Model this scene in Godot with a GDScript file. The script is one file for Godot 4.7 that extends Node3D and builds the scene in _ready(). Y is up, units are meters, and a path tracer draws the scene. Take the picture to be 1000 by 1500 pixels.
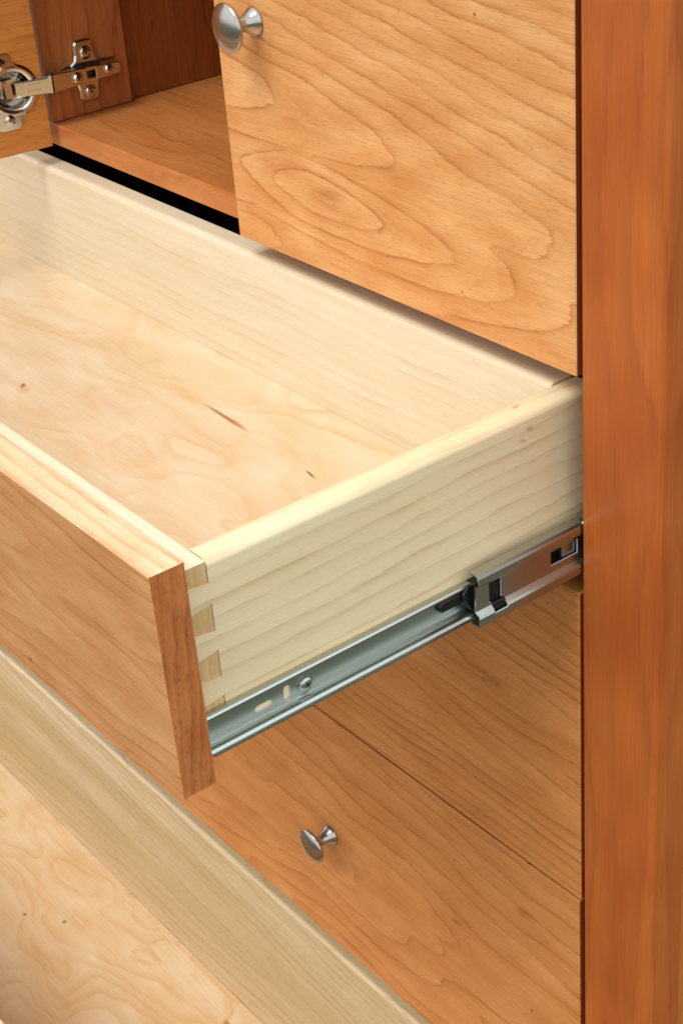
extends Node3D
# A cherry cabinet, seen close: one shallow drawer pulled out on its steel slide, closed fronts above and below,
# an open door with its cup hinge at the upper left and a second open drawer at the lower left. Metres, y up, front plane z = 0.

var org := Vector3.ZERO           # base of the thing being built; vertices are stored relative to it
var taken := {}
var nz := FastNoiseLite.new()     # slow waver of the growth rings
var nz2 := FastNoiseLite.new()    # small waver
var M := {}
var carcass: Node3D
var hinge: Node3D

const W := 1.22                  # clear width between the posts

# ------------------------------------------------------------------ bookkeeping
func numbered(called: String, parent: Node) -> String:
	var key := str(parent.get_instance_id()) + called
	var n: int = taken.get(key, 0)
	taken[key] = n + 1
	return called if n == 0 else "%s_%03d" % [called, n]

func thing(called: String, label: String, category: String, at: Vector3, group := "") -> Node3D:
	var o := Node3D.new()
	o.name = numbered(called, self)
	add_child(o, true)
	o.position = at
	o.set_meta("label", label)
	o.set_meta("category", category)
	if group:
		o.set_meta("group", group)
	org = at
	return o

func obj(called: String, pieces: Array, parent: Node) -> MeshInstance3D:
	var mesh := ArrayMesh.new()
	for pc in pieces:
		var st: SurfaceTool = pc[0]
		st.set_material(pc[1])
		st.commit(mesh)
	var mi := MeshInstance3D.new()
	mi.mesh = mesh
	mi.name = numbered(called, parent)
	parent.add_child(mi, true)
	return mi

func begin() -> SurfaceTool:
	var st := SurfaceTool.new()
	st.begin(Mesh.PRIMITIVE_TRIANGLES)
	return st

# ------------------------------------------------------------------ shapes
func tri(st: SurfaceTool, p: Array, n: Array, uv: Array) -> void:
	var order := [0, 1, 2]
	var c: Vector3 = (p[1] - p[0]).cross(p[2] - p[0])
	if c.length_squared() < 1e-20:
		return
	if c.dot(n[0] + n[1] + n[2]) > 0.0:
		order = [0, 2, 1]
	for k in order:
		st.set_normal(n[k])
		st.set_uv(uv[k])
		st.add_vertex(p[k] - org)

func quad(st: SurfaceTool, p: Array, n: Array, uv: Array) -> void:
	tri(st, [p[0], p[1], p[2]], [n[0], n[1], n[2]], [uv[0], uv[1], uv[2]])
	tri(st, [p[0], p[2], p[3]], [n[0], n[2], n[3]], [uv[0], uv[2], uv[3]])

# rounded rectangle in (a, b); radii for the corners a0b0, a1b0, a1b1, a0b1
func rrect(a0: float, a1: float, b0: float, b1: float, r: Array, seg := 5) -> Array:
	var P := []
	var N := []
	var cs := [[a0, b0, 1, 1, PI], [a1, b0, -1, 1, 1.5 * PI], [a1, b1, -1, -1, 0.0], [a0, b1, 1, -1, 0.5 * PI]]
	for k in 4:
		var rr: float = maxf(r[k], 0.0003)
		var n := seg if rr > 0.0012 else 2
		var cx: float = cs[k][0] + cs[k][2] * rr
		var cy: float = cs[k][1] + cs[k][3] * rr
		for i in n + 1:
			var t: float = cs[k][4] + 0.5 * PI * i / n
			P.append(Vector2(cx + rr * cos(t), cy + rr * sin(t)))
			N.append(Vector2(cos(t), sin(t)))
	return [P, N]

func place(axis: int, q: Vector2, s: float) -> Vector3:
	if axis == 0:
		return Vector3(s, q.y, q.x)      # a = z, b = y
	if axis == 1:
		return Vector3(q.x, s, q.y)      # a = x, b = z
	return Vector3(q.x, q.y, s)          # a = x, b = y

# a board: profile swept along its grain, ends eased by c; UV in metres (u along the grain)
func sweep(st: SurfaceTool, st_end: SurfaceTool, prof: Array, axis: int, s0: float, s1: float, c := 0.0006, duv := Vector2.ZERO, st_top: SurfaceTool = null) -> void:
	var P: Array = prof[0]
	var N: Array = prof[1]
	var n := P.size()
	var rings := [[s0, c], [s0 + c, 0.0], [s1 - c, 0.0], [s1, c]]
	for k in 3:
		var ra: Array = rings[k]
		var rb: Array = rings[k + 1]
		var tilt := -0.7 if k == 0 else (0.7 if k == 2 else 0.0)
		for i in n:
			var j := (i + 1) % n
			var mid: Vector2 = N[i] + N[j]
			var ps := []
			var ns := []
			var us := []
			for e in [[i, ra], [j, ra], [j, rb], [i, rb]]:
				var q: Vector2 = P[e[0]] - N[e[0]] * e[1][1]
				ps.append(place(axis, q, e[1][0]))
				var nn := place(axis, N[e[0]], 0.0)
				nn[[0, 1, 2][axis]] = tilt
				ns.append(nn.normalized())
				us.append(Vector2(e[1][0], q.y if absf(mid.x) > absf(mid.y) else q.x) + duv)
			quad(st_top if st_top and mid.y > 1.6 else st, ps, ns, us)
	for e in [[s0, -1.0], [s1, 1.0]]:
		var nn := Vector3.ZERO
		nn[axis] = e[1]
		var mid := Vector2.ZERO
		for q in P:
			mid += q / n
		for i in n:
			var j := (i + 1) % n
			var a: Vector2 = P[i] - N[i] * c
			var b: Vector2 = P[j] - N[j] * c
			tri(st_end, [place(axis, mid, e[0]), place(axis, a, e[0]), place(axis, b, e[0])], [nn, nn, nn], [Vector2(mid.y, mid.x), Vector2(a.y, a.x), Vector2(b.y, b.x)])

func board(called: String, parent: Node, prof: Array, axis: int, s0: float, s1: float, mat: Material, end: Material = null, c := 0.0006, duv := Vector2.ZERO) -> MeshInstance3D:
	var st := begin()
	if end == null:
		sweep(st, st, prof, axis, s0, s1, c, duv)
		return obj(called, [[st, mat]], parent)
	var en := begin()
	sweep(st, en, prof, axis, s0, s1, c, duv)
	return obj(called, [[st, mat], [en, end]], parent)

# turned shape: profile of (radius, height) about the frame's z axis
func lathe(st: SurfaceTool, pr: Array, fr: Transform3D, seg := 40) -> void:
	var m := pr.size()
	var sn := []
	for k in m - 1:
		var d: Vector2 = pr[k + 1] - pr[k]
		sn.append(Vector2(d.y, -d.x).normalized())
	for k in m - 1:
		var na: Vector2 = sn[k]
		var nb: Vector2 = sn[k]
		if k > 0 and sn[k - 1].dot(sn[k]) > 0.6:
			na = (sn[k - 1] + sn[k]).normalized()
		if k < m - 2 and sn[k + 1].dot(sn[k]) > 0.6:
			nb = (sn[k + 1] + sn[k]).normalized()
		for i in seg:
			var t0 := TAU * i / seg
			var t1 := TAU * (i + 1) / seg
			var ps := []
			var ns := []
			for e in [[pr[k], na, t0], [pr[k], na, t1], [pr[k + 1], nb, t1], [pr[k + 1], nb, t0]]:
				ps.append(fr * Vector3(e[0].x * cos(e[2]), e[0].x * sin(e[2]), e[0].y))
				ns.append(fr.basis * Vector3(e[1].x * cos(e[2]), e[1].x * sin(e[2]), e[1].y))
			quad(st, ps, ns, [Vector2(t0, k), Vector2(t1, k), Vector2(t1, k + 1), Vector2(t0, k + 1)])

# flat piece with the outline pts in the frame's xy, from z0 to z1, upper edge broken by bev
func plate(st: SurfaceTool, pts: PackedVector2Array, fr: Transform3D, z0: float, z1: float, bev := 0.0003) -> void:
	if Geometry2D.is_polygon_clockwise(pts):
		pts.reverse()
	var inner := PackedVector2Array()
	var n := pts.size()
	for i in n:
		var d0 := (pts[i] - pts[(i + n - 1) % n]).normalized()
		var d1 := (pts[(i + 1) % n] - pts[i]).normalized()
		var m := (Vector2(-d0.y, d0.x) + Vector2(-d1.y, d1.x)).normalized()
		inner.append(pts[i] + m * bev)
	var idx := Geometry2D.triangulate_polygon(inner)
	for k in range(0, idx.size(), 3):
		var ps := []
		var pb := []
		for e in 3:
			var q := inner[idx[k + e]]
			ps.append(fr * Vector3(q.x, q.y, z1))
			pb.append(fr * Vector3(q.x, q.y, z0))
		var u := fr.basis.z
		tri(st, ps, [u, u, u], [Vector2.ZERO, Vector2.RIGHT, Vector2.ONE])
		tri(st, pb, [-u, -u, -u], [Vector2.ZERO, Vector2.RIGHT, Vector2.ONE])
	for i in n:
		var j := (i + 1) % n
		var d := (pts[j] - pts[i]).normalized()
		var o := fr.basis * Vector3(d.y, -d.x, 0)
		var ob := (o + fr.basis.z).normalized()
		var uv := [Vector2.ZERO, Vector2.RIGHT, Vector2.ONE, Vector2.DOWN]
		quad(st, [fr * v3(pts[i], z0), fr * v3(pts[j], z0), fr * v3(pts[j], z1 - bev), fr * v3(pts[i], z1 - bev)], [o, o, o, o], uv)
		quad(st, [fr * v3(pts[i], z1 - bev), fr * v3(pts[j], z1 - bev), fr * v3(inner[j], z1), fr * v3(inner[i], z1)], [ob, ob, ob, ob], uv)

func v3(q: Vector2, z: float) -> Vector3:
	return Vector3(q.x, q.y, z)

func rounded(x0: float, x1: float, y0: float, y1: float, r: float) -> PackedVector2Array:
	return PackedVector2Array(rrect(x0, x1, y0, y1, [r, r, r, r])[0])

# ------------------------------------------------------------------ wood
func tongue(u: float, v: float, tip: float, axis: float, slope: float, s: float, m: float, c: float) -> float:
	var dv := (v - axis - slope * (tip - u)) / s
	return c - sqrt(dv * dv + 1.2) + 1.1 + (tip - u) * m

func smax(a: float, b: float, k := 0.5) -> float:
	var h := maxf(k - absf(a - b), 0.0) / k
	return maxf(a, b) + h * h * k * 0.25

func waver(u: float, v: float, big: float, small: float) -> float:
	return big * nz.get_noise_2d(u * 480.0, v * 1900.0) + small * nz2.get_noise_2d(u * 420.0, v * 1500.0)

# a board's face from its growth rings: f(u, v) counts rings; u runs along the grain, both in metres
func wood(u0: float, u1: float, v0: float, v1: float, ppm: float, f: Callable, o: Dictionary) -> StandardMaterial3D:
	var w := int((u1 - u0) * ppm)
	var h := int((v1 - v0) * ppm)
	var gs := 4
	var lw: float = o.get("line", 0.00055)
	var gw := w / gs + 2
	var gh := h / gs + 2
	var g := PackedFloat32Array()
	g.resize(gw * gh)
	for j in gh:
		for i in gw:
			g[j * gw + i] = f.call(u0 + i * gs / ppm, v0 + j * gs / ppm)
	var wid := PackedFloat32Array()          # metres of board per ring, so that ring lines keep one width
	wid.resize(gw * gh)
	for j in gh:
		for i in gw:
			var q := j * gw + i
			var gx := g[q + 1] - g[q] if i < gw - 1 else g[q] - g[q - 1]
			var gy := g[q + gw] - g[q] if j < gh - 1 else g[q] - g[q - gw]
			wid[q] = gs / ppm / maxf(sqrt(gx * gx + gy * gy), 0.02) / lw
	var sd: int = o.get("seed", 1)
	var st := field(w, h, 48, 1, 0.45, sd)
	var pf := field(w, h, 7, 1, 0.42, sd + 1)
	var mo := field(w, h, o.get("mx", 10), 4, 0.05, sd + 2)
	var fa := field(w, h, 22, 8, 0.16, sd + 3)
	var jit: float = o.get("jitter", 0.032)
	var c0: Color = o.base
	var c1: Color = o.alt
	var cl: Color = o.ring
	var ls: float = o.get("strength", 0.6)
	var sa: float = o.get("streak", 0.07)
	var fl: float = o.get("fleck", 0.22)
	var ba: float = o.get("band", 0.12)
	var fi: float = o.get("figure", 0.16)
	var out := PackedByteArray()
	out.resize(w * h * 3)
	var at := 0
	var k := 0
	for j in h:
		var y0 := j / gs
		var fy := float(j - y0 * gs) / gs
		for i in w:
			var x0 := i / gs
			var fx := float(i - x0 * gs) / gs
			var q := y0 * gw + x0
			var a := g[q] + (g[q + 1] - g[q]) * fx
			var b := g[q + gw] + (g[q + gw + 1] - g[q + gw]) * fx
			var s := (st[k] - 128) / 128.0
			a += (b - a) * fy + s * jit
			var n := floorf(a)
			var p := a - n
			var hs := sin(n * 12.9898 + sd) * 43758.5453
			hs -= floorf(hs)
			var wd := wid[q]
			var line := exp((p - 1.0) * wd * 0.55) if p > 0.06 else exp(-p * wd * 2.0)
			if p > 0.06:
				line = maxf(line, exp(-p * wd * 2.0))
			var fd := clampf((fa[k] - 70) / 90.0, 0.12, 1.0)
			line = (line * (0.28 + 0.72 * hs) * (0.35 + 0.65 * fd) + ba * p * p) * ls
			var mt := mo[k] / 255.0
			var p2 := a * 2.7 + mt * 1.3 + s * 0.05
			p2 -= floorf(p2)
			line += (p2 * p2 * p2) * fi * ls * fd
			var lum := 1.0 + s * sa
			var pr := pf[k] / 255.0
			if pr > 0.68:
				lum -= (pr - 0.68) * fl * 3.0
			k += 1
			var rr := c0.r + (c1.r - c0.r) * mt
			var gg := c0.g + (c1.g - c0.g) * mt
			var bb := c0.b + (c1.b - c0.b) * mt
			out[at] = clampi(int((rr + (cl.r - rr) * line) * lum * 255.0), 0, 255)
			out[at + 1] = clampi(int((gg + (cl.g - gg) * line) * lum * 255.0), 0, 255)
			out[at + 2] = clampi(int((bb + (cl.b - bb) * line) * lum * 255.0), 0, 255)
			at += 3
	var im := Image.create_from_data(w, h, false, Image.FORMAT_RGB8, out)
	for sp in o.get("spots", []):          # mineral streaks, pin knots: [u, v, half length, half width, angle, colour, strength]
		var R: float = maxf(sp[2], sp[3]) * 1.6
		var ca := cos(sp[4])
		var sn := sin(sp[4])
		for j in range(maxi(0, int((sp[1] - R - v0) * ppm)), mini(h, int((sp[1] + R - v0) * ppm) + 1)):
			for i in range(maxi(0, int((sp[0] - R - u0) * ppm)), mini(w, int((sp[0] + R - u0) * ppm) + 1)):
				var du: float = u0 + i / ppm - sp[0]
				var dv: float = v0 + j / ppm - sp[1]
				var e := Vector2((du * ca + dv * sn) / sp[2], (-du * sn + dv * ca) / sp[3]).length()
				e += 0.25 * nz2.get_noise_2d(i * 7.0, j * 7.0)
				var t: float = clampf(1.25 - e, 0.0, 1.0) * sp[6]
				if t > 0.0:
					im.set_pixel(i, j, im.get_pixel(i, j).lerp(sp[5], t))
	im.generate_mipmaps()
	var m := StandardMaterial3D.new()
	m.albedo_texture = ImageTexture.create_from_image(im)
	m.uv1_scale = Vector3(ppm / w, ppm / h, 1)
	m.uv1_offset = Vector3(-u0 * ppm / w, -v0 * ppm / h, 0)
	m.roughness = o.get("rough", 0.42)
	m.metallic_specular = o.get("spec", 0.5)
	return m

func field(w: int, h: int, sx: int, sy: int, freq: float, sd: int) -> PackedByteArray:
	var n := FastNoiseLite.new()
	n.noise_type = FastNoiseLite.TYPE_SIMPLEX_SMOOTH
	n.seed = sd
	n.frequency = freq
	n.fractal_octaves = 3
	var im := n.get_image(maxi(4, w / sx), maxi(4, h / sy))
	im.convert(Image.FORMAT_L8)
	im.resize(w, h, Image.INTERPOLATE_CUBIC)
	return im.get_data()

func f_door(u: float, v: float) -> float:
	var n := waver(u, v, 0.34, 0.07)
	var t1 := tongue(u, v, -0.058, 0.069, 0.13, 0.0125, 11.0, 1.62)
	var du := (u + 0.212) / (0.026 if u < -0.212 else 0.040)
	var dv := (v - 0.047 + (u + 0.212) * 0.07) / 0.0072
	var h2 := 5.3 - sqrt(du * du + dv * dv + 0.05)
	var t2 := tongue(u, v, -0.078, 0.046, 0.02, 0.013, 7.0, 0.55)
	var t3 := tongue(u, v, -0.004, 0.040, 0.05, 0.015, 9.0, -0.35)
	var t4 := tongue(u, v, -0.014, 0.008, 0.0, 0.011, 8.0, -0.7)
	var far := maxf(v - 0.115, 0.0)
	return smax(smax(smax(t1, h2, 0.4), smax(t2, t3, 0.3), 0.4), t4, 0.3) * 0.8 + n + 20.0 - far * 20.0

func f_front(u: float, v: float) -> float:
	var t := smax(tongue(u, v, -0.042, -0.085, 0.02, 0.0095, 7.0, 0.3), tongue(u, v, -0.20, -0.04, 0.0, 0.010, 4.0, 0.2), 0.4)
	return t + waver(u, v, 0.6, 0.10) + 20.0

func f_upper(u: float, v: float) -> float:
	var t := smax(tongue(u, v, -0.068, -0.290, 0.05, 0.0085, 6.0, 0.2), tongue(u, v, 0.05, -0.235, 0.06, 0.0095, 5.0, 0.1), 0.4)
	return t + waver(u, v, 0.5, 0.10) + 20.0

func f_lower(u: float, v: float) -> float:
	var du := (u + 0.292) / 0.05
	var dv := (v + 0.503 + (u + 0.29) * 0.18) / 0.016
	var h1 := 2.0 - sqrt(du * du + dv * dv + 0.05)
	var t := smax(tongue(u, v, -0.148, -0.498, -0.05, 0.017, 6.0, -0.2), tongue(u, v, -0.078, -0.489, -0.02, 0.018, 6.0, 0.0), 0.3)
	return smax(h1, t, 0.4) + waver(u, v, 0.6, 0.10) + 20.0

func f_side(u: float, v: float) -> float:                 # u = z
	return v / 0.0105 + u * 2.2 + waver(u, v, 0.35, 0.08) + 40.0

func f_rail(u: float, v: float) -> float:
	return v / 0.008 + u * 0.8 + waver(u, v, 0.4, 0.08) + 80.0

func f_rail_low(u: float, v: float) -> float:
	var t := smax(tongue(u, v, -0.44, -0.69, 0.03, 0.011, 5.0, 0.4), tongue(u, v, -0.20, -0.72, 0.0, 0.012, 4.0, 0.1), 0.4)
	return t + waver(u, v, 0.5, 0.10) + 40.0

func f_ply(u: float, v: float) -> float:                  # rotary cut: broad swirling figure
	return 2.2 * nz.get_noise_2d(u * 520.0, v * 1100.0) + 0.7 * nz2.get_noise_2d(u * 160.0, v * 300.0) + v * 34.0 + u * 7.0 + 40.0

func f_post(u: float, v: float) -> float:                 # u = y
	return v / 0.02 + u * 0.9 + 1.1 * nz.get_noise_2d(u * 300.0, v * 900.0) + 40.0

func f_plain(u: float, v: float) -> float:
	return v / 0.013 + u * 1.2 + waver(u, v, 0.9, 0.15) + 40.0

func f_end(u: float, v: float) -> float:                  # end grain: rings crossing the thickness
	return (v - 0.5) / 0.006 + u * 20.0 + waver(u, v, 0.8, 0.2) + 60.0

func metal(c: Color, rough: float) -> StandardMaterial3D:
	var m := StandardMaterial3D.new()
	m.albedo_color = c
	m.metallic = 1.0
	m.roughness = rough
	return m

func plain(c: Color, rough: float) -> StandardMaterial3D:
	var m := StandardMaterial3D.new()
	m.albedo_color = c
	m.roughness = rough
	return m

# ------------------------------------------------------------------ the scene
func _ready() -> void:
	var cam := Camera3D.new()
	cam.name = "camera"
	cam.transform = Transform3D(Basis(Vector3(0.61213761, -0.07706902, -0.7869866), Vector3(-0.35776136, 0.86056059, -0.36254969), Vector3(0.70519101, 0.5034837, 0.49920918)), Vector3(0.53863105, 0.37245613, 0.53681966))
	cam.fov = 34.43
	cam.near = 0.02
	cam.far = 200.0
	add_child(cam)
	cam.current = true

	var env := Environment.new()
	var sky := ProceduralSkyMaterial.new()
	sky.sky_top_color = Color(0.96, 0.98, 1.0)
	sky.sky_horizon_color = Color(0.90, 0.91, 0.92)
	sky.sky_curve = 0.35
	sky.ground_bottom_color = Color(0.24, 0.26, 0.20)
	sky.ground_horizon_color = Color(0.30, 0.32, 0.28)
	sky.energy_multiplier = 1.15
	env.background_mode = Environment.BG_SKY
	env.sky = Sky.new()
	env.sky.sky_material = sky
	env.background_energy_multiplier = 1.0
	env.tonemap_mode = Environment.TONE_MAPPER_LINEAR
	env.tonemap_exposure = 1.47
	env.sdfgi_enabled = true
	env.ssao_enabled = true
	env.ssil_enabled = true
	var we := WorldEnvironment.new()
	we.environment = env
	add_child(we)

	var sun := DirectionalLight3D.new()
	sun.name = "daylight"
	sun.light_energy = 0.45
	sun.light_color = Color(1.0, 0.99, 0.97)
	sun.light_angular_distance = 30.0
	sun.shadow_enabled = true
	add_child(sun)
	sun.look_at_from_position(Vector3(0.04, 1.0, 0.62), Vector3.ZERO)

	nz.noise_type = FastNoiseLite.TYPE_SIMPLEX_SMOOTH
	nz.seed = 7
	nz.frequency = 0.011
	nz.fractal_octaves = 2
	nz2.noise_type = FastNoiseLite.TYPE_SIMPLEX_SMOOTH
	nz2.seed = 23
	nz2.frequency = 0.06
	nz2.fractal_octaves = 2

	materials()
	ground()
	cabinet()
	open_drawer()
	slide()
	closed_drawers()
	lower_drawer()

func materials() -> void:
	var cherry := {"base": Color(0.83, 0.563, 0.315), "alt": Color(0.918, 0.70, 0.47), "ring": Color(0.66, 0.39, 0.17), "rough": 0.38, "band": 0.26, "figure": 0.22, "strength": 0.66}
	var brown := Color(0.36, 0.20, 0.10)
	M.door = wood(-0.31, 0.0, -0.005, 0.40, 2400.0, f_door, cherry.merged({"seed": 11, "spots": [[-0.072, 0.172, 0.0012, 0.0012, 0.0, brown, 0.6], [-0.090, 0.022, 0.0008, 0.0008, 0.0, brown, 0.8], [-0.205, 0.050, 0.016, 0.004, 0.2, Color(0.68, 0.42, 0.20), 0.4]]}))
	M.front = wood(-0.55, 0.0, -0.13, 0.0, 2400.0, f_front, cherry.merged({"seed": 21, "base": Color(0.775, 0.53, 0.325), "alt": Color(0.84, 0.625, 0.43), "spots": [[-0.152, -0.123, 0.0013, 0.0013, 0.0, brown, 0.9]]}, true))
	M.pale_top = wood(-0.55, 0.0, 0.236, 0.26, 2400.0, f_rail, {"base": Color(0.90, 0.735, 0.575), "alt": Color(0.93, 0.79, 0.645), "ring": Color(0.74, 0.48, 0.27), "seed": 25, "strength": 0.55, "line": 0.0009})  # paler tone, used only on the up-facing edge of the open drawer front
	M.upper = wood(-0.60, 0.0, -0.36, -0.13, 1900.0, f_upper, {"base": Color(0.775, 0.485, 0.235), "alt": Color(0.85, 0.573, 0.322), "ring": Color(0.46, 0.24, 0.09), "rough": 0.38, "seed": 31, "strength": 0.62})
	M.lower = wood(-0.60, 0.0, -0.60, -0.355, 1900.0, f_lower, {"base": Color(0.775, 0.485, 0.245), "alt": Color(0.85, 0.578, 0.338), "rough": 0.38, "band": 0.22, "ring": Color(0.55, 0.29, 0.11), "seed": 41, "strength": 0.6, "spots": [[-0.05, -0.49, 0.0013, 0.0013, 0.0, brown, 0.9], [-0.125, -0.463, 0.006, 0.003, 0.4, Color(0.55, 0.28, 0.1), 0.4], [-0.055, -0.405, 0.009, 0.004, 0.3, Color(0.58, 0.30, 0.1), 0.4]]})
	M.post = wood(-0.75, 0.45, 0.0, 0.06, 1500.0, f_post, {"fleck": 0.08, "base": Color(0.655, 0.31, 0.10), "alt": Color(0.735, 0.40, 0.15), "ring": Color(0.52, 0.23, 0.06), "seed": 51, "strength": 0.3, "line": 0.003, "streak": 0.05, "rough": 0.42})
	M.post_side = wood(-0.6, 0.45, -0.03, 0.0, 1500.0, f_post, {"base": Color(0.69, 0.39, 0.12), "alt": Color(0.75, 0.45, 0.16), "ring": Color(0.55, 0.29, 0.08), "seed": 55, "strength": 0.4, "line": 0.002, "rough": 0.33})
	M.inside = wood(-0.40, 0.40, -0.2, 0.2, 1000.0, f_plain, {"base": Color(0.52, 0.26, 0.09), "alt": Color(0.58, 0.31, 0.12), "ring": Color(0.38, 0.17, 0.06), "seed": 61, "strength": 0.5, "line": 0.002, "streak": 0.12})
	M.shelf = wood(-0.60, -0.30, -0.20, 0.02, 1700.0, f_plain, {"base": Color(0.74, 0.45, 0.22), "alt": Color(0.80, 0.52, 0.29), "ring": Color(0.58, 0.31, 0.12), "seed": 65, "strength": 0.45, "line": 0.0012, "spots": [[-0.377, -0.075, 0.0013, 0.0010, 0.3, Color(0.93, 0.90, 0.86), 0.8], [-0.352, -0.055, 0.0015, 0.0009, 0.8, Color(0.93, 0.90, 0.86), 0.8], [-0.42, -0.05, 0.0008, 0.0008, 0.0, Color(0.9, 0.86, 0.8), 0.6], [-0.47, -0.035, 0.0007, 0.0007, 0.0, Color(0.9, 0.86, 0.8), 0.6]]})
	M.left_door = wood(-0.02, 0.30, -0.005, 0.30, 1200.0, f_plain, {"base": Color(0.77, 0.47, 0.19), "alt": Color(0.82, 0.54, 0.25), "ring": Color(0.60, 0.32, 0.10), "seed": 71, "strength": 0.5, "line": 0.0012})
	M.strip = wood(-0.02, 0.45, -0.10, 0.0, 1200.0, f_plain, {"base": Color(0.64, 0.36, 0.17), "alt": Color(0.70, 0.42, 0.22), "ring": Color(0.46, 0.22, 0.08), "seed": 75, "strength": 0.6, "line": 0.0012})
	M.end = wood(0.0, 0.13, 0.0, 0.03, 3000.0, f_end, {"mx": 4, "base": Color(0.73, 0.42, 0.195), "alt": Color(0.79, 0.50, 0.27), "ring": Color(0.50, 0.25, 0.12), "seed": 81, "strength": 0.5, "line": 0.0015, "fleck": 0.4, "rough": 0.5})
	var pop := {"base": Color(0.875, 0.815, 0.675), "alt": Color(0.91, 0.865, 0.75), "ring": Color(0.74, 0.60, 0.40), "strength": 0.42, "mx": 40, "line": 0.0016, "figure": 0.10, "streak": 0.025, "fleck": 0.06, "rough": 0.4}
	M.side = wood(-0.03, 0.25, -0.125, 0.0, 2000.0, f_side, pop.merged({"seed": 91, "base": Color(0.90, 0.82, 0.655), "alt": Color(0.925, 0.86, 0.715), "strength": 0.55, "line": 0.0010, "spots": [[0.024, -0.024, 0.003, 0.0016, 0.3, Color(0.70, 0.48, 0.26), 0.5], [0.029, -0.029, 0.003, 0.0012, 0.3, Color(0.74, 0.54, 0.32), 0.4]]}, true))
	M.rail = wood(-0.75, 0.0, -0.125, 0.0, 1500.0, f_rail, pop.merged({"seed": 95, "strength": 0.26, "base": Color(0.885, 0.825, 0.70), "alt": Color(0.92, 0.88, 0.785)}, true))
	M.box_front = wood(-0.55, 0.0, 0.20, 0.26, 1500.0, f_rail, pop.merged({"seed": 97, "base": Color(0.92, 0.87, 0.76), "strength": 0.2}, true))
	M.pin = wood(0.0, 0.13, 0.0, 0.03, 3000.0, f_end, {"base": Color(0.81, 0.68, 0.46), "alt": Color(0.85, 0.73, 0.53), "ring": Color(0.70, 0.52, 0.31), "seed": 99, "strength": 0.5, "line": 0.0012})
	var ply := {"base": Color(0.855, 0.745, 0.59), "alt": Color(0.90, 0.83, 0.725), "jitter": 0.10, "ring": Color(0.82, 0.64, 0.43), "figure": 0.3, "strength": 0.42, "line": 0.0035, "band": 0.2, "streak": 0.04, "fleck": 0.06, "rough": 0.4}
	M.ply = wood(-0.75, 0.0, -0.02, 0.24, 1600.0, f_ply, ply.merged({"seed": 101, "spots": [
		[-0.273, 0.046, 0.026, 0.0016, 0.05, Color(0.55, 0.33, 0.17), 0.8], [-0.262, 0.046, 0.010, 0.0026, 0.05, Color(0.70, 0.44, 0.22), 0.6], [-0.316, 0.046, 0.020, 0.006, 0.0, Color(0.85, 0.64, 0.38), 0.5],
		[-0.414, 0.116, 0.0035, 0.0016, 0.6, Color(0.45, 0.22, 0.10), 0.9], [-0.409, 0.118, 0.008, 0.004, 0.3, Color(0.84, 0.62, 0.38), 0.5], [-0.173, 0.053, 0.006, 0.0009, 0.2, Color(0.45, 0.25, 0.12), 0.9]]}))
	M.ply_low = wood(-0.95, -0.15, 0.0, 0.26, 1500.0, f_ply, ply.merged({"seed": 111, "base": Color(0.85, 0.715, 0.54), "alt": Color(0.89, 0.80, 0.67), "ring": Color(0.78, 0.56, 0.32), "strength": 0.42, "spots": [[-0.693, 0.091, 0.002, 0.002, 0.0, brown, 0.7], [-0.656, 0.066, 0.002, 0.002, 0.0, brown, 0.8], [-0.435, 0.019, 0.006, 0.003, 0.3, Color(0.6, 0.36, 0.16), 0.7]]}, true))
	M.rail_low = wood(-0.95, -0.10, -0.83, -0.60, 1400.0, f_rail_low, {"base": Color(0.775, 0.69, 0.505), "alt": Color(0.88, 0.80, 0.67), "ring": Color(0.60, 0.47, 0.35), "seed": 121, "strength": 0.5, "line": 0.0010, "figure": 0.12, "mx": 70, "streak": 0.06, "rough": 0.35})
	M.nickel = metal(Color(0.68, 0.66, 0.64), 0.24)
	M.plated = metal(Color(0.80, 0.79, 0.76), 0.17)
	M.zinc = metal(Color(0.71, 0.74, 0.71), 0.30)
	M.black = plain(Color(0.035, 0.035, 0.04), 0.45)
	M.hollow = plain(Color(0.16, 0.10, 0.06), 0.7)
	M.recess = metal(Color(0.18, 0.18, 0.18), 0.5)
	M.dark_metal = metal(Color(0.30, 0.30, 0.29), 0.3)
	M.edge = plain(Color(0.56, 0.26, 0.11), 0.5)
	M.grass = plain(Color(0.28, 0.29, 0.23), 0.95)

func ground() -> void:
	org = Vector3.ZERO
	var st := begin()
	var y := -0.96
	var u := Vector3.UP
	quad(st, [Vector3(-60, y, -60), Vector3(60, y, -60), Vector3(60, y, 60), Vector3(-60, y, 60)], [u, u, u, u], [Vector2.ZERO, Vector2.RIGHT, Vector2.ONE, Vector2.DOWN])
	var g := obj("ground", [[st, M.grass]], self)
	g.set_meta("kind", "structure")
	g.set_meta("label", "dull grey-green ground that the cabinet stands on")

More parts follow.
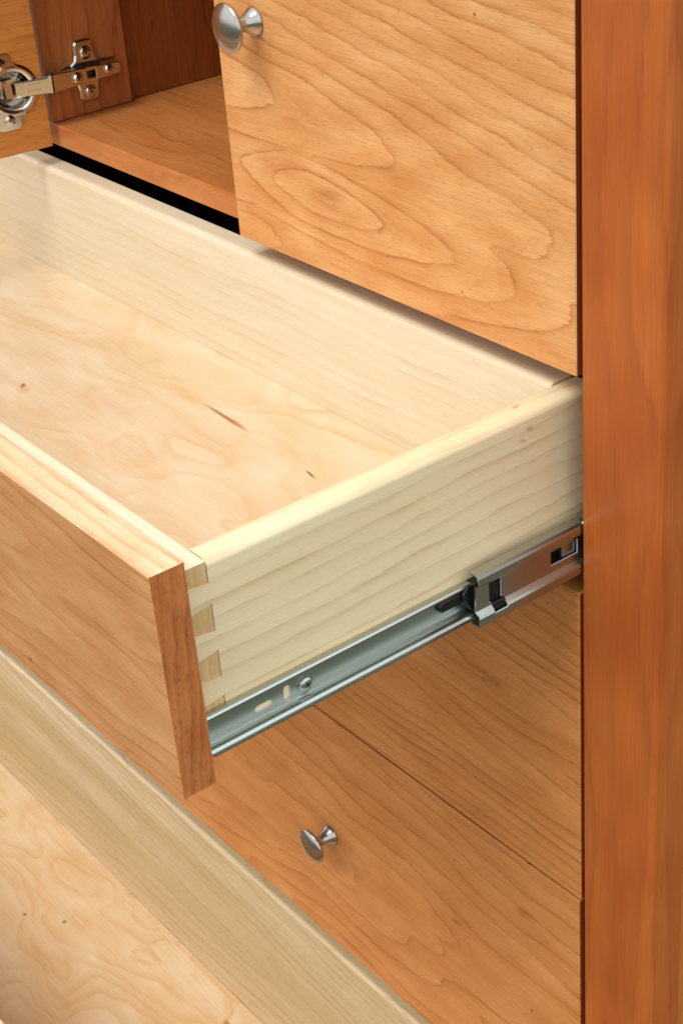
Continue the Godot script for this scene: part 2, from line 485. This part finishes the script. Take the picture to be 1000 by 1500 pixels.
func cabinet() -> void:
	var t := thing("cabinet", "cherry cabinet with tall right corner post, one closed door and one open hinged door", "cabinet", Vector3(-0.45, -0.955, -0.15))
	carcass = t
	board("corner_post", t, rrect(0.0, 0.055, -0.025, 0.0, [0.0003, 0.0003, 0.0028, 0.0008]), 1, -0.955, 0.45, M.post)
	board("side_panel", t, rrect(0.0, 0.0546, -0.30, -0.0254, [0.0005, 0.0005, 0.0006, 0.0005]), 1, -0.955, 0.45, M.post_side)
	board("corner_post", t, rrect(-W - 0.055, -W, -0.30, 0.0, [0.0005, 0.0005, 0.0008, 0.0028]), 1, -0.955, 0.45, M.post)
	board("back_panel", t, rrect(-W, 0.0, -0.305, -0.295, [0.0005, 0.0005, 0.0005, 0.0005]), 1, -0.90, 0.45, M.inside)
	board("compartment_floor", t, rrect(-0.2945, -0.021, -0.003, 0.0135, [0.0005, 0.0008, 0.0008, 0.0005]), 0, -W + 0.001, -0.001, M.shelf)
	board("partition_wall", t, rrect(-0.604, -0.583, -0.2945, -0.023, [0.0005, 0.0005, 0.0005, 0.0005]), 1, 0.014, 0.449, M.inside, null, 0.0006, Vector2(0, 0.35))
	board("hinge_strip", t, rrect(-0.5828, -0.578, -0.0925, -0.0215, [0.0005, 0.0018, 0.0010, 0.0005]), 1, 0.0142, 0.449, M.strip, null, 0.0006, Vector2(0.0, 0.0))
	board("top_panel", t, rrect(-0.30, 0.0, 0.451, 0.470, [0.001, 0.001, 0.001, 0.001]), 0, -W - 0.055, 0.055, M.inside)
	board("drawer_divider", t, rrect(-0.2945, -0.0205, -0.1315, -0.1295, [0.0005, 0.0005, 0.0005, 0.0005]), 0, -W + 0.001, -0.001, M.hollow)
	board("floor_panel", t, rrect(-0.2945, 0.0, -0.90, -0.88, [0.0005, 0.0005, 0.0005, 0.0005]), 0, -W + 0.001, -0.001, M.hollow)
	hinge = Node3D.new()
	hinge.name = "hinge"
	hinge.set_meta("label", "nickel plated cup hinge joining the open door to the strip")
	t.add_child(hinge, true)
	closed_door(t)
	open_door(t)

func mounting_plate() -> void:
	# the plate that carries the hinge arm, screwed to the strip: local x = along -z, y = up
	var fr := Transform3D(Basis(Vector3(0, 0, -1), Vector3(0, 1, 0), Vector3(1, 0, 0)), Vector3(-0.578, 0.0467, 0.0))
	var st := begin()
	var o := PackedVector2Array()
	for q in [[0.0335, 0.0055], [0.041, 0.0065], [0.0445, 0.009], [0.0455, 0.013], [0.0458, 0.0205], [0.0472, 0.0228], [0.050, 0.0235], [0.058, 0.0235], [0.0606, 0.0228], [0.062, 0.0205], [0.0623, 0.013], [0.0635, 0.009], [0.067, 0.0062], [0.079, 0.0052],
		[0.079, -0.0052], [0.067, -0.0062], [0.0635, -0.009], [0.0623, -0.013], [0.062, -0.0195], [0.0606, -0.0218], [0.058, -0.0225], [0.050, -0.0225], [0.0472, -0.0218], [0.0458, -0.0195], [0.0455, -0.013], [0.0445, -0.009], [0.041, -0.0065], [0.0335, -0.0055]]:
		o.append(Vector2(q[0], q[1]))
	plate(st, o, fr, 0.0, 0.0040, 0.0013)
	plate(st, rounded(0.036, 0.078, -0.0045, 0.0045, 0.001), fr, 0.0038, 0.0075, 0.0004)
	obj("hinge_plate", [[st, M.plated]], hinge)
	for e in [0.0138, -0.0155]:
		screw("screw", fr * Transform3D(Basis(), Vector3(0.0545, e, 0.0040)), 0.0042, 0.0013, hinge)

# countersunk or pan head screw, axis along the frame's z
func screw(called: String, fr: Transform3D, r: float, high: float, parent: Node, mat: Material = null) -> void:
	var st := begin()
	lathe(st, [Vector2(r * 1.25, 0.0), Vector2(r * 1.22, 0.0004), Vector2(r, 0.0005), Vector2(r * 0.97, high * 0.5), Vector2(r * 0.75, high * 0.9), Vector2(r * 0.45, high), Vector2(0.00001, high * 1.06)], fr, 24)
	var bl := begin()
	for a in [0.4, 0.4 + PI / 2]:
		var f2 := fr * Transform3D(Basis(Vector3(0, 0, 1), a), Vector3.ZERO)
		plate(bl, PackedVector2Array([Vector2(-r * 0.42, -r * 0.08), Vector2(r * 0.42, -r * 0.08), Vector2(r * 0.42, r * 0.08), Vector2(-r * 0.42, r * 0.08)]), f2, high * 0.5, high * 1.09, 0.00005)
	obj(called, [[st, mat if mat else M.plated], [bl, M.recess if mat == null else M.dark_metal]], parent)

func knob(parent: Node, at: Vector3) -> void:
	var st := begin()
	var k := 1000.0
	var pr := []
	for q in [[8.3, 0.0], [8.6, 0.4], [8.5, 1.2], [7.6, 2.6], [6.0, 5.0], [4.6, 8.0], [4.0, 11.0], [4.2, 13.2], [5.2, 14.8], [8.5, 16.0], [12.2, 17.0], [13.9, 18.0], [14.4, 19.0], [14.2, 20.0], [13.2, 20.9], [10.5, 22.3], [7.0, 23.4], [3.5, 24.0], [0.01, 24.2]]:
		pr.append(Vector2(q[0] / k, q[1] / k))
	lathe(st, pr, Transform3D(Basis(), at), 56)
	obj("knob", [[st, M.nickel]], parent)

func closed_door(t: Node3D) -> void:
	var d := board("door", t, rrect(-0.019, 0.0, 0.0, 0.446, [0.0006, 0.0008, 0.0008, 0.0006]), 0, -0.3037, -0.0042, M.door, M.edge, 0.0007)
	d.set_meta("label", "closed door with wild cathedral grain and a round knob")
	knob(d, Vector3(-0.2620, 0.1410, 0.0))

func open_door(t: Node3D) -> void:
	# built closed in its own frame: local x = along the door away from the hinge, y up, z = out of the inner face
	var turn := Basis(Vector3(0, 1, 0), deg_to_rad(-6.5))
	var fr := Transform3D(turn * Basis(Vector3(0, 0, 1), Vector3(0, 1, 0), Vector3(-1, 0, 0)), Vector3(-0.5702, 0.0, -0.0135))
	var fz := fr
	# face with the bored hole for the hinge cup
	var st := begin()
	var n := turn * Vector3(1, 0, 0)
	var L := 0.2965
	var H := 0.446
	var c := Vector2(0.0232, 0.0467)
	var R := 0.0182
	var q := 0.0215
	var D := 0.019
	var up := Vector3(0, 1, 0)
	for r in [[0.0, L, 0.0, c.y - q], [0.0, L, c.y + q, H], [0.0, c.x - q, c.y - q, c.y + q], [c.x + q, L, c.y - q, c.y + q]]:
		quad(st, [fz * Vector3(r[0], r[2], 0), fz * Vector3(r[1], r[2], 0), fz * Vector3(r[1], r[3], 0), fz * Vector3(r[0], r[3], 0)], [n, n, n, n], [Vector2(r[0], r[2]), Vector2(r[1], r[2]), Vector2(r[1], r[3]), Vector2(r[0], r[3])])
	for i in 48:
		var ps := []
		var us := []
		var a0 := TAU * i / 48
		var a1 := TAU * (i + 1) / 48
		for e in [[a0, 0], [a1, 0], [a1, 1], [a0, 1]]:
			var d := Vector2(cos(e[0]), sin(e[0]))
			var w: Vector2 = c + d * (R if e[1] == 0 else q / maxf(absf(d.x), absf(d.y)))
			ps.append(fz * Vector3(w.x, w.y, 0))
			us.append(w)
		quad(st, ps, [n, n, n, n], us)
		var d0 := Vector2(cos(a0), sin(a0)) * R + c
		var d1 := Vector2(cos(a1), sin(a1)) * R + c
		var nn := fz.basis * Vector3(-cos(a0), -sin(a0), 0)
		quad(st, [fz * Vector3(d0.x, d0.y, 0), fz * Vector3(d1.x, d1.y, 0), fz * Vector3(d1.x, d1.y, 0.012), fz * Vector3(d0.x, d0.y, 0.012)], [nn, nn, nn, nn], [Vector2(0, 0), Vector2(0.01, 0), Vector2(0.01, 0.01), Vector2(0, 0.01)])
	# the other faces; local z of fz points into the door
	var b := [Vector3(0, 0, 0), Vector3(L, 0, 0), Vector3(L, H, 0), Vector3(0, H, 0), Vector3(0, 0, D), Vector3(L, 0, D), Vector3(L, H, D), Vector3(0, H, D)]
	for fc in [[4, 5, 6, 7, Vector3(0, 0, 1)], [0, 1, 5, 4, -up], [3, 2, 6, 7, up], [0, 3, 7, 4, Vector3(-1, 0, 0)], [1, 2, 6, 5, Vector3(1, 0, 0)]]:
		var ps := []
		var us := []
		for k in 4:
			ps.append(fz * b[fc[k]])
			us.append(Vector2(b[fc[k]].x, b[fc[k]].y + b[fc[k]].z))
		var nn: Vector3 = fz.basis * (fc[4] as Vector3)
		quad(st, ps, [nn, nn, nn, nn], us)
	var d := obj("door", [[st, M.left_door]], t)
	d.set_meta("label", "door swung open at the upper left")
	mounting_plate()
	# hinge cup with its two screw wings; frame on the inner face, z out of it
	var fh := Transform3D(Basis(fr.basis.x, fr.basis.y, turn * Vector3(1, 0, 0)), fz * Vector3(c.x, c.y, 0))
	st = begin()
	var k := 1000.0
	var pr := []
	for e in [[0.01, -10.0], [9.0, -10.0], [12.0, -8.6], [13.2, -6.0], [13.8, -1.0], [14.2, 0.6], [14.9, 1.1], [19.3, 1.1], [19.7, 0.8], [19.8, 0.0]]:
		pr.append(Vector2(e[0] / k, e[1] / k))
	lathe(st, pr, fh, 48)
	for s in [1.0, -1.0]:
		var w := PackedVector2Array()
		for e in [[-0.0085, 0.0150], [-0.0030, 0.0177], [0.0040, 0.0177], [0.0095, 0.0152], [0.0130, 0.0125], [0.0160, 0.0155], [0.0164, 0.0250], [0.0150, 0.0272], [0.0130, 0.0280], [0.0010, 0.0280], [-0.0012, 0.0272], [-0.0022, 0.0250], [-0.0026, 0.0205]]:
			w.append(Vector2(e[0], e[1] * s))
		plate(st, w, fh, 0.0001, 0.0012, 0.0004)
	obj("hinge_cup", [[st, M.plated]], hinge)
	st = begin()
	plate(st, rounded(-0.0085, 0.0065, -0.0072, 0.0072, 0.0015), fh, -0.0098, -0.0030, 0.0015)
	obj("pivot_block", [[st, M.plated]], hinge)
	for s in [1.0, -1.0]:
		screw("screw", fh * Transform3D(Basis(), Vector3(0.0068, 0.0207 * s, 0.0012)), 0.0036, 0.0012, hinge)
	# link from the cup to the arm, then the arm along the strip
	var a := Vector3(-0.5715, 0.0467, 0.0085)
	var e2 := Vector3(-0.5635, 0.0462, -0.0185)
	var dx := (e2 - a).normalized()
	var dz := dx.cross(Vector3.UP).normalized()
	if dz.x < 0.0:
		dz = -dz
	var fl := Transform3D(Basis(dx, dz.cross(dx), dz), a)
	st = begin()
	var ln := (e2 - a).length()
	plate(st, PackedVector2Array([Vector2(0, -0.0052), Vector2(ln - 0.003, -0.0060), Vector2(ln, -0.0066), Vector2(ln, 0.0066), Vector2(ln - 0.003, 0.0060), Vector2(0, 0.0052)]), fl, -0.0012, 0.0, 0.0008)
	for s in [1.0, -1.0]:
		plate(st, PackedVector2Array([Vector2(0, 0.0052 * s), Vector2(ln, 0.0064 * s), Vector2(ln, 0.0050 * s), Vector2(0, 0.0040 * s)]), fl, -0.0065, -0.0010, 0.0002)
	for y in [-0.0018, 0.0026]:
		plate(st, rounded(0.008, 0.019, y - 0.0004, y + 0.0004, 0.0003), fl, -0.0002, 0.0003, 0.0002)
	obj("hinge_link", [[st, M.plated]], hinge)
	# arm: channel from z = -0.0205 to -0.078, tapering
	var fa := Transform3D(Basis(Vector3(0, 0, -1), Vector3(0, 1, 0), Vector3(1, 0, 0)), Vector3(-0.5650, 0.0462, -0.0205))
	st = begin()
	# top web in pieces round the square hole (x 0.0285 .. 0.036)
	plate(st, PackedVector2Array([Vector2(0, -0.0068), Vector2(0.0285, -0.0056), Vector2(0.0285, 0.0056), Vector2(0, 0.0068)]), fa, -0.0014, 0.0, 0.0007)
	plate(st, PackedVector2Array([Vector2(0.0285, 0.0030), Vector2(0.036, 0.0030), Vector2(0.036, 0.0053), Vector2(0.0285, 0.0056)]), fa, -0.0012, 0.0, 0.0001)
	plate(st, PackedVector2Array([Vector2(0.0285, -0.0030), Vector2(0.036, -0.0030), Vector2(0.036, -0.0053), Vector2(0.0285, -0.0056)]), fa, -0.0012, 0.0, 0.0001)
	plate(st, PackedVector2Array([Vector2(0.036, -0.0053), Vector2(0.0550, -0.0045), Vector2(0.0575, -0.0030), Vector2(0.0575, 0.0030), Vector2(0.0550, 0.0045), Vector2(0.036, 0.0053)]), fa, -0.0014, 0.0, 0.0007)
	for s in [1.0, -1.0]:
		plate(st, PackedVector2Array([Vector2(0, 0.0068 * s), Vector2(0.055, 0.0046 * s), Vector2(0.055, 0.0034 * s), Vector2(0, 0.0056 * s)]), fa, -0.0060, -0.0011, 0.0002)
	obj("hinge_arm", [[st, M.plated]], hinge)
	st = begin()
	lathe(st, [Vector2(0.00001, -0.003), Vector2(0.0028, -0.003), Vector2(0.0028, -0.0012), Vector2(0.0022, -0.0010), Vector2(0.00001, -0.0016)], fa * Transform3D(Basis(), Vector3(0.0305, 0.0008, 0)), 20)
	plate(st, rounded(0.0288, 0.0358, -0.0030, 0.0030, 0.0003), fa, -0.0056, -0.0045, 0.0001)
	obj("hole_floor", [[st, M.dark_metal]], hinge)
	screw("screw", fa * Transform3D(Basis(), Vector3(0.0198, -0.0006, 0.0)), 0.0040, 0.0022, hinge)
	screw("screw", fa * Transform3D(Basis(), Vector3(0.0470, 0.0002, 0.0)), 0.0036, 0.0018, hinge)
	st = begin()
	plate(st, PackedVector2Array([Vector2(-0.0022, -0.0064), Vector2(0.0006, -0.0066), Vector2(0.0006, 0.0066), Vector2(-0.0022, 0.0064)]), fa, -0.0060, -0.0006, 0.0002)
	for s in [1.0, -1.0]:
		lathe(st, [Vector2(0.00001, 0.0010), Vector2(0.0016, 0.0009), Vector2(0.0022, 0.0004), Vector2(0.0022, -0.0010)], Transform3D(Basis(Vector3(1, 0, 0), Vector3(0, 0, s), Vector3(0, s, 0)), fa * Vector3(-0.001, 0.0068 * s, -0.0025)), 16)
	obj("hinge_pin", [[st, M.dark_metal]], hinge)

const DX := -0.0135

func drawer_box(t: Node3D, dy: float, dz: float, bottom: float, floor_y: float, ext: float, m_side: Material, m_back: Material, m_front: Material, m_ply: Material) -> void:
	var top := -0.0145 + dy
	var x0 := -W - DX
	var R := 0.0042
	board("back_panel", t, rrect(-0.0224 + dz, -0.0065 + dz, bottom, top, [0.0005, 0.0005, R, 0.0010]), 0, x0 + 0.0166, DX - 0.0166, m_back, m_side, 0.0003)
	board("front_board", t, rrect(0.2227 + dz + ext, 0.2383 + dz + ext, bottom, top, [0.0005, 0.0005, 0.0014, 0.0014]), 0, x0, DX, m_front, M.pin, 0.0006)
	for e in [[DX - 0.0165, DX], [x0, x0 + 0.0165]]:
		var s := board("side_panel", t, rrect(e[0], e[1], bottom, top - 0.0002, [0.0005, 0.0005, R, R]), 2, -0.0224 + dz, 0.2225 + dz + ext, m_side, M.pin, 0.0002)
		if e[1] != DX:
			continue
		var y: float = top - 0.0112                      # the tails of the dovetail joint, between the pins of the front board
		while y > bottom + 0.006:
			var lo := maxf(y - 0.0135, bottom)
			var st := begin()
			var fr := Transform3D(Basis(Vector3(0, 0, 1), Vector3(0, 1, 0), Vector3(1, 0, 0)), Vector3(DX, 0, dz + ext))
			tail(st, fr, lo, y)
			obj("dovetail_tail", [[st, m_side]], s)
			y -= 0.0258
	var bt := begin()
	sweep(bt, bt, rrect(-0.0064 + dz, 0.2226 + dz + ext, floor_y - 0.006, floor_y, [0.0005, 0.0005, 0.0005, 0.0005]), 0, x0 + 0.0166, DX - 0.0166, 0.0003, Vector2(0, -dz))
	obj("bottom_panel", [[bt, m_ply]], t)

func tail(st: SurfaceTool, fr: Transform3D, lo: float, hi: float) -> void:
	# outline in (z, y); UV follows the side's own grain
	var p := [Vector2(0.2224, lo + 0.0016), Vector2(0.2383, lo - 0.0010), Vector2(0.2383, hi + 0.0010), Vector2(0.2224, hi - 0.0016)]
	var nx := Vector3(1, 0, 0)
	quad(st, [fr * v3(p[0], 0.00025), fr * v3(p[1], 0.00025), fr * v3(p[2], 0.00025), fr * v3(p[3], 0.00025)], [nx, nx, nx, nx], p)
	for i in 4:
		var a: Vector2 = p[i]
		var b: Vector2 = p[(i + 1) % 4]
		var d := (b - a).normalized()
		var o := fr.basis * Vector3(d.y, -d.x, 0)
		quad(st, [fr * v3(a, -0.004), fr * v3(b, -0.004), fr * v3(b, 0.00025), fr * v3(a, 0.00025)], [o, o, o, o], [a, b, b, a])

func open_drawer() -> void:
	var t := thing("drawer", "shallow drawer pulled fully open, pale wooden box with dovetailed corner behind a cherry front", "drawer", Vector3(-0.45, -0.128, 0.11))
	drawer_box(t, 0.0, 0.0, -0.120, -0.1010, 0.0, M.side, M.rail, M.box_front, M.ply)
	var st := begin()
	var en := begin()
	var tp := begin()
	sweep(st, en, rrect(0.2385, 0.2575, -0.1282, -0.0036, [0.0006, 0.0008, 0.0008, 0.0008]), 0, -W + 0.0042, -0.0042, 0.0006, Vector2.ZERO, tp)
	obj("front_panel", [[st, M.front], [en, M.end], [tp, M.pale_top]], t)

func csg_profile(pts: Array, z_front: float, length: float, mat: Material) -> CSGPolygon3D:
	var p := CSGPolygon3D.new()
	var v := PackedVector2Array()
	for q in pts:
		v.append(Vector2(q[0] - org.x, q[1] - org.y))
	p.polygon = v
	p.mode = CSGPolygon3D.MODE_DEPTH
	p.depth = length
	p.material = mat
	p.position = Vector3(0, 0, z_front - org.z)
	return p

# a sheet of thickness th along a line of points; returns the closed outline
func sheet(line: Array, th: float) -> Array:
	var n := line.size()
	var a := []
	var b := []
	for i in n:
		var p := Vector2(line[i][0], line[i][1])
		var d0 := (p - Vector2(line[i - 1][0], line[i - 1][1])).normalized() if i > 0 else Vector2.ZERO
		var d1 := (Vector2(line[i + 1][0], line[i + 1][1]) - p).normalized() if i < n - 1 else Vector2.ZERO
		var d := (d0 + d1).normalized()
		var m := Vector2(-d.y, d.x)
		var k := 1.0
		if i > 0 and i < n - 1:
			k = 1.0 / maxf(0.5, m.dot(Vector2(-d0.y, d0.x)))
		a.append([p.x + m.x * th * 0.5 * k, p.y + m.y * th * 0.5 * k])
		b.push_front([p.x - m.x * th * 0.5 * k, p.y - m.y * th * 0.5 * k])
	return a + b

func cut_slot(parent: CSGShape3D, at: Vector3, along: Vector3, half: float, r: float) -> void:
	# a rounded slot through a web facing x; at is relative to the parent
	for s in ([-1.0, 1.0] if half > 0.0 else [0.0]):
		var c := CSGCylinder3D.new()
		c.radius = r
		c.height = 0.006
		c.sides = 20
		c.operation = CSGShape3D.OPERATION_SUBTRACTION
		c.rotation = Vector3(0, 0, PI / 2)
		c.position = at + along * half * s
		parent.add_child(c)
	if half > 0.0:
		var b := CSGBox3D.new()
		b.size = Vector3(0.006, r * 2, half * 2) if absf(along.z) > 0.5 else Vector3(0.006, half * 2, r * 2)
		b.operation = CSGShape3D.OPERATION_SUBTRACTION
		b.position = at
		parent.add_child(b)

func slide() -> void:
	var t := thing("drawer_slide", "galvanised steel telescopic slide along the right side of the open drawer", "drawer slide", Vector3(-0.008, -0.1017, 0.0))
	# member screwed to the drawer: flat web against the wood, curled ball races above and below
	var line := [[-0.0086, -0.0952], [-0.0084, -0.0943], [-0.0090, -0.0938], [-0.0100, -0.0936], [-0.0122, -0.0938], [-0.0129, -0.0945], [-0.0130, -0.0960], [-0.0130, -0.1085], [-0.0124, -0.1103], [-0.0108, -0.1112], [-0.0090, -0.1112], [-0.0072, -0.1117], [-0.0058, -0.1127], [-0.0042, -0.1130]]
	var a := csg_profile(sheet(line, 0.0009), 0.2378, 0.42, M.zinc)
	a.name = "drawer_member"
	t.add_child(a, true)
	cut_slot(a, Vector3(-0.0130, -0.1055, 0.1885) - org - a.position, Vector3(0, 1, 0), 0.0024, 0.0020)
	cut_slot(a, Vector3(-0.0130, -0.1062, 0.2025) - org - a.position, Vector3(0, 0, 1), 0.0033, 0.0019)
	screw("screw", Transform3D(Basis(Vector3(0, 0, -1), Vector3(0, 1, 0), Vector3(1, 0, 0)), Vector3(-0.0126, -0.1052, 0.1775)), 0.0042, 0.0026, a, M.zinc)
	(a.get_child(a.get_child_count() - 1) as Node3D).position = -a.position
	# black release lever lying on the web
	var st := begin()
	var fx := Transform3D(Basis(Vector3(0, 0, -1), Vector3(0, 1, 0), Vector3(1, 0, 0)), Vector3(-0.0126, -0.1010, 0.0))
	plate(st, rounded(-0.0930, -0.066, -0.0034, 0.0034, 0.0033), fx, 0.0, 0.0030, 0.0010)
	plate(st, PackedVector2Array([Vector2(-0.079, 0.0034), Vector2(-0.0755, 0.0068), Vector2(-0.066, 0.0075), Vector2(-0.066, -0.0085), Vector2(-0.0740, -0.0080), Vector2(-0.0765, -0.0040)]), fx, 0.0, 0.0052, 0.0008)
	obj("release_lever", [[st, M.black]], t)
	# middle member wrapping the first one
	var mid := [[-0.0085, -0.0866], [-0.0030, -0.0863], [-0.0018, -0.0868], [-0.0014, -0.0880], [-0.0014, -0.0915], [-0.0020, -0.0925], [-0.0042, -0.0935], [-0.0042, -0.1088], [-0.0020, -0.1108], [-0.0014, -0.1122], [-0.0014, -0.1163], [-0.0020, -0.1174], [-0.0085, -0.1176]]
	var b := csg_profile(sheet(mid, 0.0010), 0.0735, 0.25, M.zinc)
	b.name = "middle_member"
	t.add_child(b, true)
	for e in [[0.0600, -0.1010, 0.0086, 0.0126], [0.0102, -0.1000, 0.0200, 0.0088], [0.0583, -0.1100, 0.0095, 0.0060]]:
		var c := CSGBox3D.new()
		c.size = Vector3(0.008, e[3], e[2])
		c.operation = CSGShape3D.OPERATION_SUBTRACTION
		c.position = Vector3(-0.0030, e[1], e[0]) - org - b.position
		b.add_child(c)
	st = begin()                              # sprung tongue behind the rear window
	plate(st, PackedVector2Array([Vector2(-0.0098, -0.0052), Vector2(0.0010, -0.0040), Vector2(0.0010, 0.0046), Vector2(-0.0098, 0.0046)]), Transform3D(Basis(Vector3(0, 0, -1), Vector3(0, 1, 0), Vector3(1, 0, 0)), Vector3(-0.0075, -0.1000, 0.0)), 0.0, 0.0020, 0.0006)
	obj("spring_tongue", [[st, M.zinc]], t)
	# black plastic stop seen through its window and at its mouth
	st = begin()
	sweep(st, st, rrect(-0.0122, -0.0052, -0.1105, -0.0925, [0.001, 0.001, 0.001, 0.001]), 2, 0.046, 0.0725, 0.0005)
	sweep(st, st, rrect(-0.0070, -0.0030, -0.1145, -0.1078, [0.001, 0.001, 0.001, 0.001]), 2, 0.0535, 0.0630, 0.0004)
	obj("plastic_stop", [[st, M.black]], t)
	# member screwed inside the cabinet
	var outm := [[-0.0085, -0.0838], [-0.0012, -0.0838], [-0.0006, -0.0848], [-0.0006, -0.1190], [-0.0012, -0.1200], [-0.0085, -0.1200]]
	var d := csg_profile(sheet(outm, 0.0009), -0.004, 0.25, M.zinc)
	d.name = "cabinet_member"
	t.add_child(d, true)

func closed_drawers() -> void:
	var t := thing("drawer", "closed plain cherry drawer front directly under the slide of the open drawer", "drawer", Vector3(-0.45, -0.3565, -0.01))
	board("front_panel", t, rrect(-0.019, 0.0, -0.3565, -0.1312, [0.0008, 0.0008, 0.0008, 0.0008]), 0, -W + 0.0042, -0.0030, M.upper, M.edge, 0.0006)
	t = thing("drawer", "closed cherry drawer front with a small round knob, below the plain closed front", "drawer", Vector3(-0.45, -0.5960, -0.01))
	board("front_panel", t, rrect(-0.0185, 0.0003, -0.5955, -0.3585, [0.0008, 0.0008, 0.0008, 0.0010]), 0, -W + 0.0042, -0.0042, M.lower, M.edge, 0.0006)
	knob(t, Vector3(-0.2710, -0.4775, 0.0003))

func lower_drawer() -> void:
	var t := thing("drawer", "deep drawer pulled open at the lower left, its back board and plywood bottom in view", "drawer", Vector3(-0.45, -0.825, 0.12))
	drawer_box(t, -0.5925, 0.0095, -0.815, -0.797, 0.010, M.rail_low, M.rail_low, M.box_front, M.ply_low)
	board("front_panel", t, rrect(0.2580, 0.2770, -0.825, -0.5985, [0.0006, 0.0008, 0.0008, 0.0008]), 0, -W + 0.0042, -0.0042, M.lower, M.end, 0.0006)
